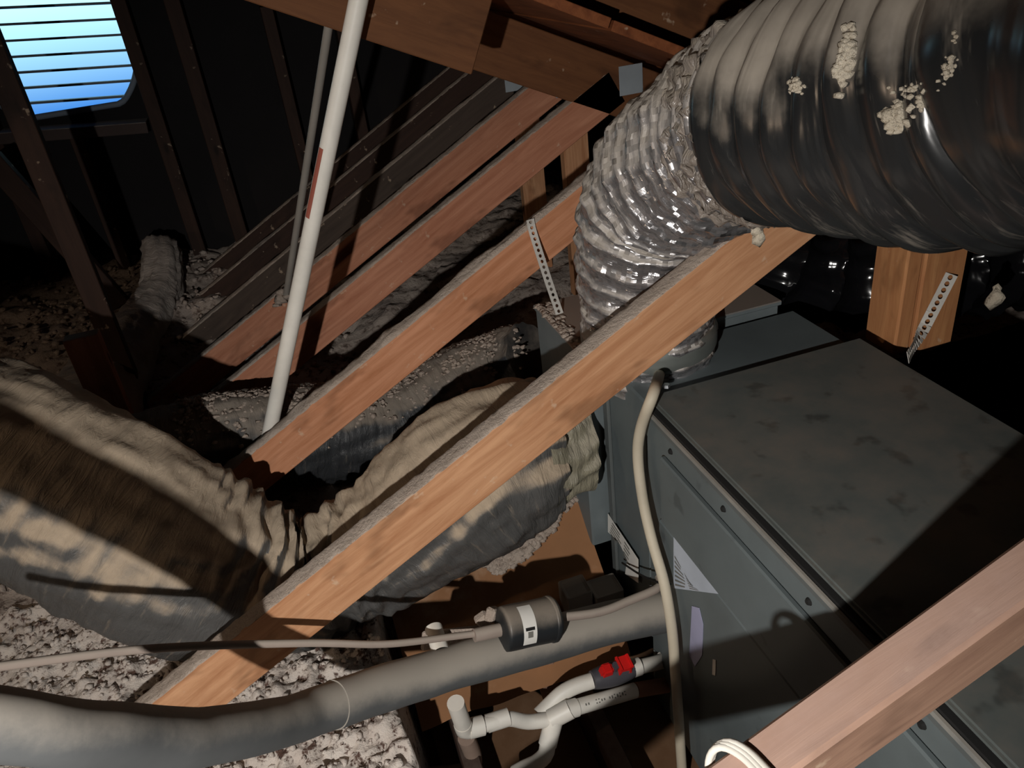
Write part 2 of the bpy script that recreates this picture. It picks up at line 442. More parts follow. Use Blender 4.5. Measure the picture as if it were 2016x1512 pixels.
# loose tufts lying on it
def lump(bm, c, r, seed, squash=.7):
    res = bmesh.ops.create_icosphere(bm, subdivisions=1, radius=1)
    for v in res['verts']:
        k = r*(1+.95*noise.noise(v.co*1.7+V((seed*3.1, seed, 0))))
        v.co = V(c)+V((v.co.x*k*(.75+.5*((seed*7)%5)/4), v.co.y*k*(.75+.5*((seed*3)%5)/4), v.co.z*k*squash))
bm = bmesh.new()
for i in range(2600):
    x, y = random.uniform(-1.2, -.05), random.uniform(.85, 1.6)
    lump(bm, (x, y, near(x, y)+.003), random.uniform(.003, .009), i)
stuff(frombm('tufts', bm, M['insul'], ins, True))
bm = bmesh.new()
for i in range(1800):
    x, y = random.uniform(-1.3, .1), random.uniform(1.7, 3.4)
    lump(bm, (x, y, far(x, y)+.004), random.uniform(.005, .015), i)
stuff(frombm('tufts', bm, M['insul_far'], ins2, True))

# pit beside the furnace: brown boards, kraft-faced batt
batt = thing('kraft_faced_batt', 'brown kraft-paper insulation batt sagging under the ducts beside the furnace', 'insulation', (.25, 1.35, -.1))
def kz(x, y):
    q = max(0, min(1, (y-1.14)/.26)); top = -.05+.09*max(0, min(1, x/.36))
    return -.21+(top+.21)*q**.8 + .016*fbm((x*6, y*6, 3), 2) - .02*math.sin((x-.1)*9)*q
kx, ky = lin(.0, .49, 50), lin(1.14, 1.50, 40)
grid('paper_facing', kx, ky, kz, M['kraft'], batt)
bm = bmesh.new()
for i in range(700):
    x = random.uniform(.24, .485); y = 1.37+.05*random.random()+.03*math.sin(x*16)
    lump(bm, (x, y, kz(x, y)+.006), random.uniform(.005, .013), i, .6)
stuff(frombm('exposed_fluff', bm, M['dusty'], batt, True))
tag(box('pit_platform', (.02, .2, -.36), (1.2, 1.5, -.33), M['brown'], bev=.004), 'brown plywood platform deep under the furnace and drain pipes', 'platform')
for k, (x, y0, y1) in enumerate(((.08, .75, 1.32), (.36, .75, 1.3))):
    tag(beam('ceiling_joist', (x, y0, -.27), (x, y1, -.27), .038, .11, M['fir_dark'], up=(0, 0, 1)), ('brown joist below the open elbow of the white drain', 'brown joist below the downturned end of the white drain')[k], 'joist')

# ================================================================== TRUSSES
def line(X): return .409+.54*X
SL = math.atan(.54)
def dust_strip(name, p0, p1, thick, parent, hgt=.006, amp=.006, seed=0):
    """ragged layer of dust lying on the top edge of a sloping timber"""
    p0, p1 = V(p0), V(p1); x = (p1-p0).normalized(); y = V((0, 1, 0)); z = x.cross(y)
    if z.z < 0: z = -z
    n = int((p1-p0).length/.006); vv, ff = [], []
    for i in range(n+1):
        c = p0+(p1-p0)*(i/n)
        for j, u in enumerate((-.5, -.42, -.15, .15, .42, .5)):
            h = 0 if j in (0, 5) else hgt*(.5+.5*abs(fbm((i*.12+seed, j*.9, seed), 3))) + max(0, fbm((i*.05+seed*7, j*.5, 1), 3))*amp*1.6
            o = .004*noise.noise(V((i*.3, j, seed)))
            vv.append(c+y*(u*thick+o)+z*(h-.001))
    for i in range(n):
        for j in range(5): a = i*6+j; ff.append((a, a+1, a+7, a+6))
    return stuff(mesh(name, vv, ff, M['dusty'], parent, True))
def chord(Y, X0, X1, mat, parent, name='bottom_chord', dep=.095, th=.038):
    # top front edge runs along the line Z = .409 + .54 X in the plane Y
    nrm = V((-math.sin(SL), 0, math.cos(SL)))
    a, b = V((X0, Y+th/2, line(X0))), V((X1, Y+th/2, line(X1)))
    o = beam(name, a-nrm*dep/2, b-nrm*dep/2, th, dep, mat, parent, side=(0, -1, 0))
    return o, a, b
def truss(Y, label, X0, mat, top=True, at_plate=None, dust=.006, webX=None, king=True, seed=0, topmat='fir_brown', plate=True):
    t = thing('roof_truss', label, 'truss', (X0, Y, line(X0)))
    _, a, b = chord(Y, X0, .895, mat, t)
    dust_strip('dust_layer', a, b, .038, t, dust, dust, seed)
    if top:
        zo = .07
        for sgn, xe in ((1, .44 if Y < 1.8 else 1.9), (-1, -2.3)):
            pa = V((RX, Y+.019, zlow(RX)+zo)); pb = V((xe, Y+.019, zlow(xe)+zo))
            beam('top_chord', pa, pb, .038, .14, M[topmat], t, side=(0, 1, 0))
    if king: beam('king_post', (RX-.05, Y+.019, line(RX-.05)-.02), (RX-.05, Y+.019, zlow(RX-.05)+.02), .038, .060, M['fir_dark'], t, side=(0, 1, 0))
    if webX:
        beam('web', (webX, Y+.019, zlow(webX)-.02), (webX, Y+.019, .12), .038, .085, M['fir'], t, side=(0, 1, 0))
    if plate:
        c = at(*(at_plate or (1012, 152)), 1, Y-.002); beam('gusset_plate', c-V((.034, 0, .006)), c+V((.034, 0, -.006)), .003, .075, M['plate'], t, side=(0, 1, 0), bev=.0005)
    return t
# short brace in front, at the lower right
Yb = .35
mA, mB = at(1634, 1467, 1, Yb), at(2016, 1190, 1, Yb)
dr = (mB-mA).normalized(); nb = V((-dr.z, 0, dr.x))
pa, pb = mA-dr*.58, mB+dr*.75
lean = V((0, 1, 0))
brace = thing('wooden_brace', 'pinkish dusty wooden brace nearest the lens, crossing in front of the furnace top', 'beam', tuple(pa))
beam('timber', pa+V((0, .0245, 0))-nb*.0315, pb+V((0, .0245, 0))-nb*.0315, .049, .063, M['fir_dust'], brace, side=(0, -1, 0), bev=.004)
# the long brace that crosses the whole picture
t2 = thing('sloping_chord', 'long pale orange dusty timber crossing in front of both silver duct and furnace', 'beam', (-.8, 1.07, 0))
_, a, b = chord(1.07, -.85, 1.02, M['fir'], t2, 'timber', .104)
dust_strip('dust_layer', a, b, .038, t2, .003, .002, 3)
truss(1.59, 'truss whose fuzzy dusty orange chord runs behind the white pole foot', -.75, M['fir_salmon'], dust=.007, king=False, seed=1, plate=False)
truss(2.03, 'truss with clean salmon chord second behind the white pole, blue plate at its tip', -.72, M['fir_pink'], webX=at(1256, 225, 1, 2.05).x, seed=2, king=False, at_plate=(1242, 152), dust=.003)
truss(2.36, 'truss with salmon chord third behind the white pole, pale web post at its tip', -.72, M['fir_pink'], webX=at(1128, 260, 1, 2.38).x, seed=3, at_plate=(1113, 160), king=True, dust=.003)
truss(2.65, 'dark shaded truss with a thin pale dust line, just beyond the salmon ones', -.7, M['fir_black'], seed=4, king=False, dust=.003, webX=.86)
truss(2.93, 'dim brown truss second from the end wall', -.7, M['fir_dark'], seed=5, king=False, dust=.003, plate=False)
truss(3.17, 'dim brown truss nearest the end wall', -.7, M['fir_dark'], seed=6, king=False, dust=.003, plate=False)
# leaning web timbers in the dark at the left
a, b = at(-20, 310, 1, 2.98), at(238, 600, 1, 2.98)
q = at(142, 620, 1, 2.12)
tag(beam('stub_post', (q.x, 2.12, .1), (q.x, 2.12, .46), .04, .085, M['fir_pink'], side=(0, 1, 0)), 'short reddish post standing in dim insulation at far left', 'post')
tag(beam('leaning_web', a, b, .038, .07, M['fir_dark'], side=(0, 1, 0)), 'dark timber leaning down to the right at the left edge below the vent', 'beam')

# ================================================================== FURNACE
FX0, FX1, FY0, FY1, FZ0, FZ1 = .53, .985, -.15, 1.108, -.30, .492
fur = thing('furnace', 'charcoal steel furnace lying along the attic with a wide dusty top', 'furnace', (.75, .5, -.33))
box('cabinet', (FX0, FY0, FZ0), (FX1, FY1, FZ1-.014), M['cabinet'], fur, .004)
box('top_panel', (FX0+.006, FY0, FZ1-.012), (FX1+.004, FY1+.002, FZ1), M['cabinet_top'], fur, .004, 2)
box('top_seam', (FX0-.002, FY0, FZ1-.016), (FX0+.02, FY1, FZ1-.011), M['gap'], fur, 0)  # black strip put in for the dark gap under the top panel
box('edge_rail', (FX0-.010, FY0, FZ1-.030), (FX0, FY1, FZ1-.016), M['rail'], fur, .003)
box('edge_rail', (FX0-.006, FY0, FZ1-.075), (FX0, FY1, FZ1-.031), M['cabinet'], fur, .002)
box('upper_door_panel', (FX0-.012, FY0, .262), (FX0, FY1-.075, FZ1-.080), M['cabinet'], fur, .003)
box('lower_door_panel', (FX0-.009, FY0, -.15), (FX0, FY1-.06, .256), M['cabinet'], fur, .003)
box('base_skirt', (FX0-.004, FY0, FZ0), (FX0, FY1-.01, -.156), M['cabinet'], fur, .002)
for y in (.42, .62, .83, 1.0): 
    bm = bmesh.new(); bmesh.ops.create_cone(bm, cap_ends=True, segments=10, radius1=.006, radius2=.004, depth=.004)
    bmesh.ops.transform(bm, matrix=Matrix.Translation((FX0-.008, y, FZ1-.05)) @ Matrix.Rotation(-math.pi/2, 4, 'Y'), verts=bm.verts)
    frombm('screw', bm, M['gap'], fur)
def sticker(name, pts, mat, parent, x, thick=.0008):
    v = [V((x, p.y, p.z)) for p in pts]; n = len(v)
    q = v+[p+V((thick, 0, 0)) for p in v]
    return mesh(name, q, [tuple(range(n)), tuple(range(2*n-1, n-1, -1))]+[(i, n+i, n+(i+1) % n, (i+1) % n) for i in range(n)], mat, parent)
def rows_on(sx, quad, nrow, parent, mat, fill=.8):
    """printed lines too small to read, as thin bars on a sticker; quad = top-left, top-right, bottom-right, bottom-left"""
    vv, ff = [], []
    A, B, Cc, D = quad
    for i in range(nrow):
        for (s0, s1) in ((.06, .06+random.uniform(.2, .4)), (.52, .52+random.uniform(.2, .42)*fill)):
            f0, f1 = (i+.55)/(nrow+.6), (i+.95)/(nrow+.6)
            P = [A.lerp(B, s0).lerp(D.lerp(Cc, s0), f0), A.lerp(B, s1).lerp(D.lerp(Cc, s1), f0), A.lerp(B, s1).lerp(D.lerp(Cc, s1), f1), A.lerp(B, s0).lerp(D.lerp(Cc, s0), f1)]
            b = len(vv); vv += [V((sx, p.y, p.z)) for p in P]; ff.append((b, b+1, b+2, b+3))
    mesh('print', vv, ff, mat, parent)
X = FX0-.0105
tl = [at(1326, 1050, 0, X), at(1420, 1170, 0, X), at(1326, 1158, 0, X)]  # label outline is a triangle along the door seam
s = sticker('triangle_label', tl, M['label_blue'], fur, X); s['label'] = 'pale blue printed label with slanted top edge'
rows_on(X-.0006, [tl[0].lerp(tl[2], .30), tl[1].lerp(tl[2], .55), tl[1].lerp(tl[2], .25), tl[2]], 7, s, M['ink'])
vl = [at(1362, 1193, 0, X), at(1376, 1197, 0, X), at(1384, 1230, 0, X), at(1382, 1290, 0, X), at(1368, 1312, 0, X), at(1357, 1290, 0, X)]
s = sticker('wrinkled_sticker', vl, M['label_violet'], fur, X); s['label'] = 'wrinkled pale violet sticker'
wl = [at(1403, 1298, 0, X), at(1409, 1300, 0, X), at(1408, 1330, 0, X), at(1402, 1328, 0, X)]
sticker('small_tag', wl, M['label'], fur, X)['label'] = 'tiny white tag'
# coil cabinet behind the furnace, same side
coil = thing('coil_cabinet', 'dark steel coil cabinet joined behind the furnace, white label on its side', 'cabinet', (.75, 1.2, -.33))
box('body', (FX0+.002, FY1+.004, -.14), (FX1-.01, 1.300, .476), M['cabinet'], coil, .004)
for (dy, dz) in ((0, 0),):
    box('edge_flange', (FX0-.006, 1.276, -.14), (FX0+.002, 1.300, .474), M['rail'], coil, .002)
X2 = FX0-.0012
cl = [at(1202, 1010, 0, X2), at(1262, 1100, 0, X2), at(1262, 1146, 0, X2), at(1236, 1128, 0, X2), at(1240, 1100, 0, X2), at(1222, 1062, 0, X2), at(1202, 1046, 0, X2)]  # lower outline follows slanted shadows, shaped into the label
s = sticker('side_label', cl, M['label'], coil, X2-.0068); s['label'] = 'white printed label, lower edge cut along a slanted shadow'
rows_on(X2-.0074, [cl[0].lerp(cl[1], .12), cl[1], cl[2], cl[0].lerp(cl[6], .9)], 5, s, M['ink'], .6)
# thin black wire across the label
tag(tube('thermostat_wire', [at(1225, 1108, 0, .515), at(1262, 1132, 0, .50), at(1300, 1148, 0, .49), at(1320, 1150, 0, .512)], .0022, M['black_wire'], None, 8, .01), 'thin black wire hanging across the white label behind the conduit', 'wire')

# plenum behind
ple = thing('supply_plenum', 'grey sheet-metal plenum box with dusty lid under the silver duct', 'plenum', (.7, 1.45, 0))
box('body', (.485, 1.315, -.02), (.95, 1.575, .494), M['galv'], ple, .004)
box('lid_flange', (.481, 1.311, .488), (.954, 1.578, .499), M['galv'], ple, .002)
bm = bmesh.new()
for i in range(120):
    x = .487+abs(random.gauss(0, .012)); y = random.uniform(1.33, 1.57)
    lump(bm, (x, y, .500), random.uniform(.004, .010), i, .5)
stuff(frombm('dust_crumbs', bm, M['dusty'], ple, True))

# ================================================================== DUCTS
def ribs(pitch, amp, wr=.004, ws=18, helix=1, sag=0):
    def f(t, th, p):
        ph = (t/pitch + helix*th/(2*math.pi)) % 1.0
        r = amp*(math.sin(math.pi*ph)**.6*-1+.5)
        w_ = wr*fbm((math.cos(th)*2.2, math.sin(th)*2.2, t*ws), 3) + wr*.8*noise.noise(V((math.cos(th)*5+t*9, math.sin(th)*5, t*4)))
        return r+w_+(sag*math.cos(th) if sag else 0)
    return f
# D1: big duct: rises from the plenum, elbows, comes forward overhead to the right
P1 = [V((.625, 1.285, .44)), V((.622, 1.280, .58)), V((.622, 1.262, .71)), V((.634, 1.215, .83)), deep(1452, 262, 1.16), deep(1605, 214, .98), deep(1850, 182, .79), deep(2150, 110, .63), deep(2500, 30, .50), V((.66, -.10, 1.17)), V((.70, -.60, 1.20)), V((.72, -1.55, 1.22))]
R1 = [.128, .132, .137, .139, .138, .141, .146, .146, .146, .146, .146, .146]
D1P = list(zip(P1, R1))
d1 = thing('silver_flex_duct', 'large silver and black flexible duct rising from the plenum and elbowing overhead', 'duct', tuple(P1[0]))
rib1 = ribs(.042, .011, .006, 14)
def d1d(t, th, p):
    r = rib1(t, th, p)
    if t > .55: r += .006*noise.noise(V((math.cos(th)*1.6, math.sin(th)*1.6, t*7)))
    return r
def d1k(t, th, p):                          # jacket of the black run: longer pitch, loose folds
    ph = (t/.058 + th/(2*math.pi)) % 1.0
    return .013*(.5-abs(2*ph-1)**1.5) + .007*fbm((math.cos(th)*1.5, math.sin(th)*1.5, t*14), 2) + .002
smp, LL = spline(D1P, 400)
TB = min(range(401), key=lambda k: (smp[k][0]-deep(1545, 228, 1.04)).length)/400
sl = tube('silver_jacket', D1P, 0, M['foil'], d1, 110, .0045, d1d, False, 0, TB+.005)
sl['label'] = 'crinkled silver foil jacket'
bl = tube('black_jacket', D1P, 0, M['black_film'], d1, 96, .006, d1k, False, TB-.005, 1)
bl['label'] = 'glossy black plastic jacket, dusty on top'
# torn film gathered at the joint of the two jackets
tube('torn_film', [(smp[k][0], smp[k][1]+.006) for k in range(int(TB*400)-13, int(TB*400)+3, 3)], 0, M['torn'], d1, 120, .003,
     lambda t, th, q: .016*fbm((math.cos(th)*7, math.sin(th)*7, t*38), 3)-.006, False)
ring('duct_collar', (.625, 1.285, .52), (0, 0, 1), .130, .05, M['tape'], d1, 48, .005)
# insulation stuck to the black jacket
dg = bpy.context.evaluated_depsgraph_get()
me = bl.data; bvh = BVHTree.FromPolygons([v.co.copy() for v in me.vertices], [tuple(pp.vertices) for pp in me.polygons])
me2 = sl.data; bvh2 = BVHTree.FromPolygons([v.co.copy() for v in me2.vertices], [tuple(pp.vertices) for pp in me2.polygons])
def hit(tree, x, y):
    h = tree.ray_cast(C, ray(x, y).normalized()); return h[0], h[1]
def patch(cx_, cy_, w_, h_, n, rmin, rmax, ang=0, name='dust_clump'):
    bm = bmesh.new()
    for i in range(n):
        u, v = random.gauss(0, .42), random.gauss(0, .42)
        x = cx_+(u*w_*math.cos(ang)-v*h_*math.sin(ang)); y = cy_+(u*w_*math.sin(ang)+v*h_*math.cos(ang))
        h, nn = hit(bvh, x, y)
        if h is None: continue
        lump(bm, h+V((0, 0, .0005)), random.uniform(rmin, rmax), i, .8)
    if len(bm.verts): stuff(frombm(name, bm, M['clump'], d1, True))
    else: bm.free()
patch(1663, 112, 16, 62, 120, .002, .0055, .18)
patch(1763, 232, 30, 26, 90, .002, .006)
patch(1866, 140, 16, 50, 26, .001, .003, .3)
patch(1790, 175, 40, 18, 22, .001, .0028)
patch(1815, 205, 10, 18, 14, .0015, .0035)
patch(1568, 170, 16, 14, 40, .0015, .004)
patch(1880, 75, 8, 14, 8, .001, .0025)
bm = bmesh.new()
h, nn = hit(bvh2, 1490, 436)
q = deep(1497, 468, 1.15)
lump(bm, q, .011, 4, 1.0); lump(bm, q+V((-.006, .002, .012)), .010, 9, 1.0)
tag(frombm('insulation_tuft', bm, M['clump'], None, True), 'white tuft hanging under the crease of the big duct', 'insulation')
bm = bmesh.new(); q = deep(1955, 592, 1.55); lump(bm, q, .016, 11, 1.3); lump(bm, q+V((.004, 0, .022)), .010, 5, 1.2)
tag(frombm('insulation_tuft', bm, M['clump'], None, True), 'small grey tuft caught in the dark right of the hanging post', 'insulation')

# D2: wide dusty duct from the coil cabinet down to the left and up again out of the picture
P2 = [(V((.482, 1.345, .27)), .118), (V((.42, 1.345, .275)), .130), (V((.36, 1.345, .278)), .160), (V((.28, 1.345, .264)), .166), (V((.17, 1.348, .215)), .166), (V((.04, 1.352, .150)), .142), (V((-.07, 1.352, .110)), .126), (V((-.16, 1.35, .10)), .130), (V((-.26, 1.352, .150)), .165), (V((-.37, 1.375, .24)), .186), (V((-.49, 1.43, .355)), .188), (V((-.64, 1.50, .47)), .192), (V((-.82, 1.55, .56)), .195), (V((-1.05, 1.58, .62)), .195)]
d2 = thing('dusty_flex_duct', 'wide dust-covered grey flexible duct bending low between the long timber and furnace', 'duct', (.1, 1.35, 0))
rb2 = ribs(.045, .003, .010, 10)
def d2d(t, th, p):
    r = rb2(t, th, p)
    g = math.exp(-((p.x+.13)/.12)**2)                # gathered folds at the kink
    r += g*(.010*math.sin(t*130+5*fbm((math.cos(th)*1.6, math.sin(th)*1.6, t*9), 2))+.012*fbm((math.cos(th)*2+t*8, math.sin(th)*2, t*30), 2))
    g2 = math.exp(-((p.x-.43)/.05)**2)
    r += g2*.010*math.sin(th*14+t*20+2*noise.noise(V((th, t*9, 0))))
    return r
tube('jacket', P2, 0, M['grey_film'], d2, 110, .007, d2d, True, .045, 1)
smp2, L2 = spline(P2, 300)
tube('exposed_liner', P2, 0, M['liner'], d2, 110, .006, lambda t, th, p: -.004+.006*math.sin(th*11+t*25+4*noise.noise(V((th, t*12, 0))))+.008*fbm((math.cos(th)*3, math.sin(th)*3, t*30), 2), False, 0, .06)['label'] = 'torn pale liner showing at the collar'

# D3: dark duct behind, from the plenum to the left
P3 = [(V((.52, 1.74, .27)), .10), (V((.46, 1.80, .215)), .118), (V((.32, 1.825, .17)), .128), (V((.12, 1.82, .135)), .130), (V((-.1, 1.82, .175)), .130), (V((-.32, 1.81, .215)), .128), (V((-.52, 1.80, .22)), .12), (V((-.68, 1.82, .18)), .11)]
d3 = thing('dark_flex_duct', 'dark plastic duct with a furry dusty top, running behind the fuzzy-chord truss', 'duct', (0, 1.82, 0))
tube('jacket', P3, 0, M['dark_film'], d3, 80, .008, ribs(.03, .004, .008, 12), True)
bm = bmesh.new(); s3, L3 = spline(P3, 200)
for i in range(1500):
    k = random.randint(10, 150); p, r, t_ = s3[k]; th = random.gauss(0, .45)
    dn = V((0, math.sin(th), math.cos(th)))
    lump(bm, p+dn*(r+.001), random.uniform(.003, .008), i, .6)
stuff(frombm('dust_pile', bm, M['dusty'], d3, True))

# D4: pale small duct over the insulation at the far left
P4 = [(V((-.515, 3.26, .05)), .060), (V((-.505, 3.24, .24)), .066), (V((-.497, 3.20, .315)), .068), (V((-.49, 3.11, .30)), .070), (V((-.51, 2.98, .235)), .074), (V((-.56, 2.80, .20)), .084), (V((-.625, 2.58, .185)), .105), (V((-.67, 2.36, .17)), .125), (V((-.70, 2.12, .15)), .135), (V((-.75, 1.95, .10)), .135)]
d4 = thing('pale_flex_duct', 'pale dusty small duct curling up out of the insulation at far left', 'duct', (-.56, 3.0, .05))
tube('jacket', P4, 0, M['pale_film'], d4, 56, .01, ribs(.05, .003, .010, 9), True)

# D5: glossy black duct behind the hanging post
P5 = [(V((.80, 1.62, .58)), .10), (V((1.0, 1.52, .50)), .115), (V((1.18, 1.47, .44)), .12), (V((1.38, 1.42, .43)), .125), (V((1.75, 1.36, .42)), .13)]
d5 = thing('glossy_black_duct', 'shiny black plastic duct in the dark beyond the furnace, behind the hanging post', 'duct', (1.2, 1.45, .3))
tube('jacket', P5, 0, M['gloss_film'], d5, 80, .007, ribs(.11, .030, .010, 8), True)

# ================================================================== POLES, POSTS, STRAPS
a = at(524, 884, 1, 1.675); b = deep(706, 0, 1.36); b = b+(b-a)*.35
pole = thing('white_pole', 'long white plastic pole leaning up from behind the fuzzy-chord truss', 'pole', tuple(a))
tube('shaft', [a-(b-a)*.12, a, b], .0168, M['pvc'], pole, 24, .05)
# red printing down one side of the pole
dp = (b-a).normalized(); toc = (C-(a+b)/2); toc = (toc-dp*toc.dot(dp)).normalized(); sdv = dp.cross(toc).normalized()
if sdv.dot(R) > 0: sdv = -sdv
vv, ff = [], []
g0 = (at(640, 295, 1, 1.5)-a).dot(dp)
def along(px, py):                        # distance up the pole of a measured point
    best = min(range(400), key=lambda k: abs(((C-(a+(b-a)*(k/400))).cross(ray(px, py))).length)); return (b-a).length*best/400
s0, s1 = along(606, 425), along(643, 290)
for i in range(25):
    s = s0+(s1-s0)*i/24
    for j in range(4):
        an = math.radians(28+14*j); d = toc*math.cos(an)+sdv*math.sin(an)
        vv.append(a+dp*s+d*.0171)
for i in range(24):
    for j in range(3): q = i*4+j; ff.append((q, q+1, q+5, q+4))
mesh('red_print', vv, ff, M['red_ink'], pole, True)['label'] = 'faded red printing'
a = at(563, 584, 1, 2.335); b = deep(655, 0, 1.62); b = b+(b-a)*.09
tag(tube('grey_pole', [a, a.lerp(b, .5), b], .0095, M['pvc_grey'], None, 16, .05), 'thin grey pole leaning behind the white pole', 'pole')
bm = bmesh.new(); q = at(556, 588, 1, 2.345)
for i in range(14): lump(bm, q+V((random.gauss(0, .018), random.gauss(0, .012), random.gauss(.004, .012))), random.uniform(.010, .02), i)
tag(frombm('insulation_clump', bm, M['dusty'], None, True), 'grey dust clump at the foot of the thin grey pole', 'insulation')

post = thing('hanging_post', 'doubled orange timber post hanging beside the far right furnace edge', 'post', (1.13, 1.1, .44))
pl_, pr_ = at(1758, 692, 1, 1.10), at(1882, 692, 1, 1.10)
zb = .435; wA, wB = .060, .112
xa = pl_.x
beam('stud', (xa+.018, 1.140, zb), (xa+.018, 1.140, 1.6), .085, .036, M['fir_red'], post, side=(0, 1, 0), bev=.004)
beam('stud', (xa+.090, 1.138, zb-.006), (xa+.090, 1.138, 1.6), .085, .100, M['fir_red'], post, side=(0, 1, 0), bev=.004)

def hole_strap(name, pts, wid, nrm, label, holes=True, group=None):
    """perforated hanger strap: a ribbon with real holes"""
    sm, L = spline(pts, max(4, int(sum((b-a).length for a, b in zip(pts, pts[1:]))/.0125)))
    vv, ff = [], []; n = len(sm)-1
    def add(p): vv.append(p); return len(vv)-1
    for i in range(n):
        p, q = sm[i][0], sm[i+1][0]; x = (q-p).normalized(); y = V(nrm).cross(x).normalized(); L_ = (q-p).length
        o = [add(p-y*wid/2), add(q-y*wid/2), add(q+y*wid/2), add(p+y*wid/2)]
        c = (p+q)/2; hr = wid*.20
        idx = []
        for k in range(8):
            an = 2*math.pi*(k+.5)/8; idx.append(add(c+x*math.cos(an)*hr*1.15+y*math.sin(an)*hr))
        # order hole verts by angle: 0..7 starting just above +x
        ff += [(o[1], o[2], idx[0], idx[7]), (o[2], o[3], idx[3], idx[2], idx[1], idx[0]), (o[3], o[0], idx[4], idx[3]), (o[0], o[1], idx[7], idx[6], idx[5], idx[4])]
    me = bpy.data.meshes.new(name); me.from_pydata([tuple(v) for v in vv], [], ff); me.update()
    o = link(name, me, M['strap'])
    bm = bmesh.new(); bm.from_mesh(me); bmesh.ops.remove_doubles(bm, verts=bm.verts, dist=1e-5)
    bmesh.ops.solidify(bm, geom=list(bm.faces), thickness=.001); bm.to_mesh(me); bm.free()
    return tag(o, label, 'strap', group)
hole_strap('hanger_strap', [at(1044, 432, 1, 1.583), at(1050, 460, 1, 1.580), at(1078, 548, 1, 1.54), at(1102, 618, 1, 1.50)], .018, (0, -1, .2), 'perforated metal strap hanging from the fuzzy-chord truss onto the plenum')
hole_strap('hanger_strap', [at(1874, 540, 1, 1.088), at(1840, 606, 1, 1.082), at(1812, 660, 1, 1.072), at(1788, 704, 2, .4945)+V((0, 0, .0))], .023, (-.55, -1, .25), 'bright perforated strap tied from the hanging post down to the furnace top')

# ================================================================== PIPES
def pe(x, y, d): return deep(x, y, d)
suc = thing('insulated_pipe', 'thick grey foam-covered refrigerant pipe sweeping across the bottom into the furnace', 'pipe', tuple(pe(650, 1390, 1.36)))
PP = [(pe(-1000, 1330, .52), .032), (pe(-450, 1385, .62), .032), (pe(0, 1428, .74), .0335), (pe(180, 1447, .82), .0340), (pe(400, 1450, .98), .0350), (pe(560, 1420, 1.14), .0355), (pe(650, 1390, 1.23), .0357), (pe(850, 1325, 1.38), .0375), (pe(1050, 1268, 1.50), .0395), (pe(1200, 1226, 1.57), .040), (V((.528, 1.043, .012)), .040)]
fo = lambda t, th, p: .0025*fbm((p.x*9, p.y*9, p.z*9), 2)
spline_PP = spline(PP, 500)[0]
SEAM = min(range(501), key=lambda k: (spline_PP[k][0]-pe(655, 1388, 1.235)).length)
tube('foam_sleeve', PP, 0, M['foam'], suc, 40, .012, fo, True, 0, SEAM/500-.001)
tube('foam_sleeve', PP, 0, M['foam'], suc, 40, .012, lambda t, th, p: fo(t, th, p)+.0022, True, SEAM/500+.002, 1)

liq = thing('liquid_line', 'thin dusty copper line with a black filter drier canister and white tag', 'pipe', tuple(pe(1040, 1228, 1.45)))
LA, LB = pe(984, 1240, 1.43), pe(1097, 1216, 1.475)
ax = (LB-LA).normalized()
tube('copper_tube', [pe(-150, 1335, .93), pe(0, 1312, 1.0), pe(300, 1277, 1.13), pe(600, 1266, 1.26), pe(760, 1268, 1.33), pe(900, 1252, 1.40), LA-ax*.02], .0062, M['copper'], liq, 14, .02)
tube('copper_tube', [LB, pe(1180, 1205, 1.50), pe(1240, 1182, 1.53), pe(1300, 1155, 1.56), V((.526, 1.06, .095))], .0085, M['copper'], liq, 16, .02)
can = tube('filter_canister', [(LA, .020), (LA+ax*.004, .036), (LA+ax*.012, .041), (LA.lerp(LB, .5), .041), (LB-ax*.012, .041), (LB-ax*.004, .034), (LB, .016)], 0, M['canister'], liq, 40, .003)
tube('brass_fitting', [LA-ax*.05, LA-ax*.02, LA], .0125, M['copper'], liq, 12, .01)
ring('end_cap_lip', LB-ax*.014, ax, .0412, .010, M['canister'], can, 40, .002)
# label wrapped round the canister
yv = (C-LA); yv = (yv-ax*yv.dot(ax)).normalized(); xv = ax.cross(yv)
if xv.dot(U) < 0: xv = -xv
def wrap(name, s0, s1, a0, a1, mat, parent, r=.0416, n=12):
    vv, ff = [], []
    for i in range(n+1):
        an = a0+(a1-a0)*i/n; d = yv*math.cos(an)+xv*math.sin(an)
        vv += [LA+ax*s0+d*r, LA+ax*s1+d*r]
    for i in range(n): ff.append((2*i, 2*i+1, 2*i+3, 2*i+2))
    return mesh(name, vv, ff, mat, parent, True)
lb = wrap('white_tag', .030, .056, -1.0, .9, M['label'], can)
lb['label'] = 'white paper tag'
wrap('print', .034, .052, -.30, -.16, M['gap'], lb, .0419, 4); wrap('print', .038, .048, -.62, -.34, M['ink'], lb, .0419, 4)
# dusty bracket and spare stub left of the drier
fit = thing('pipe_stub', 'short open white pipe stub in a dusty bracket left of the drier', 'pipe', tuple(pe(875, 1280, 1.42)))
a = pe(868, 1284, 1.40); ta = (pe(868, 1284, 1.30)-a).normalized()
tube('stub', [a+V((-.0, .05, .012)), a], .016, M['pvc'], fit, 24, .01, None, False)
tube('bore', [a+V((0, .045, .0105)), a+V((0, .006, .0012))], .0115, M['black_wire'], fit, 20, .01)
beam('bracket', pe(830, 1262, 1.46), pe(975, 1246, 1.50), .012, .045, M['dusty'], fit, up=(0, 0, 1), bev=.004)
for k, (q0, q1) in enumerate(((pe(940, 1228, 1.47), pe(962, 1212, 1.47)), (pe(966, 1224, 1.46), pe(974, 1196, 1.46)))):
    beam('bracket_tab', q0, q1, .02, .028, M['dusty'], fit, up=(0, 0, 1), bev=.004)

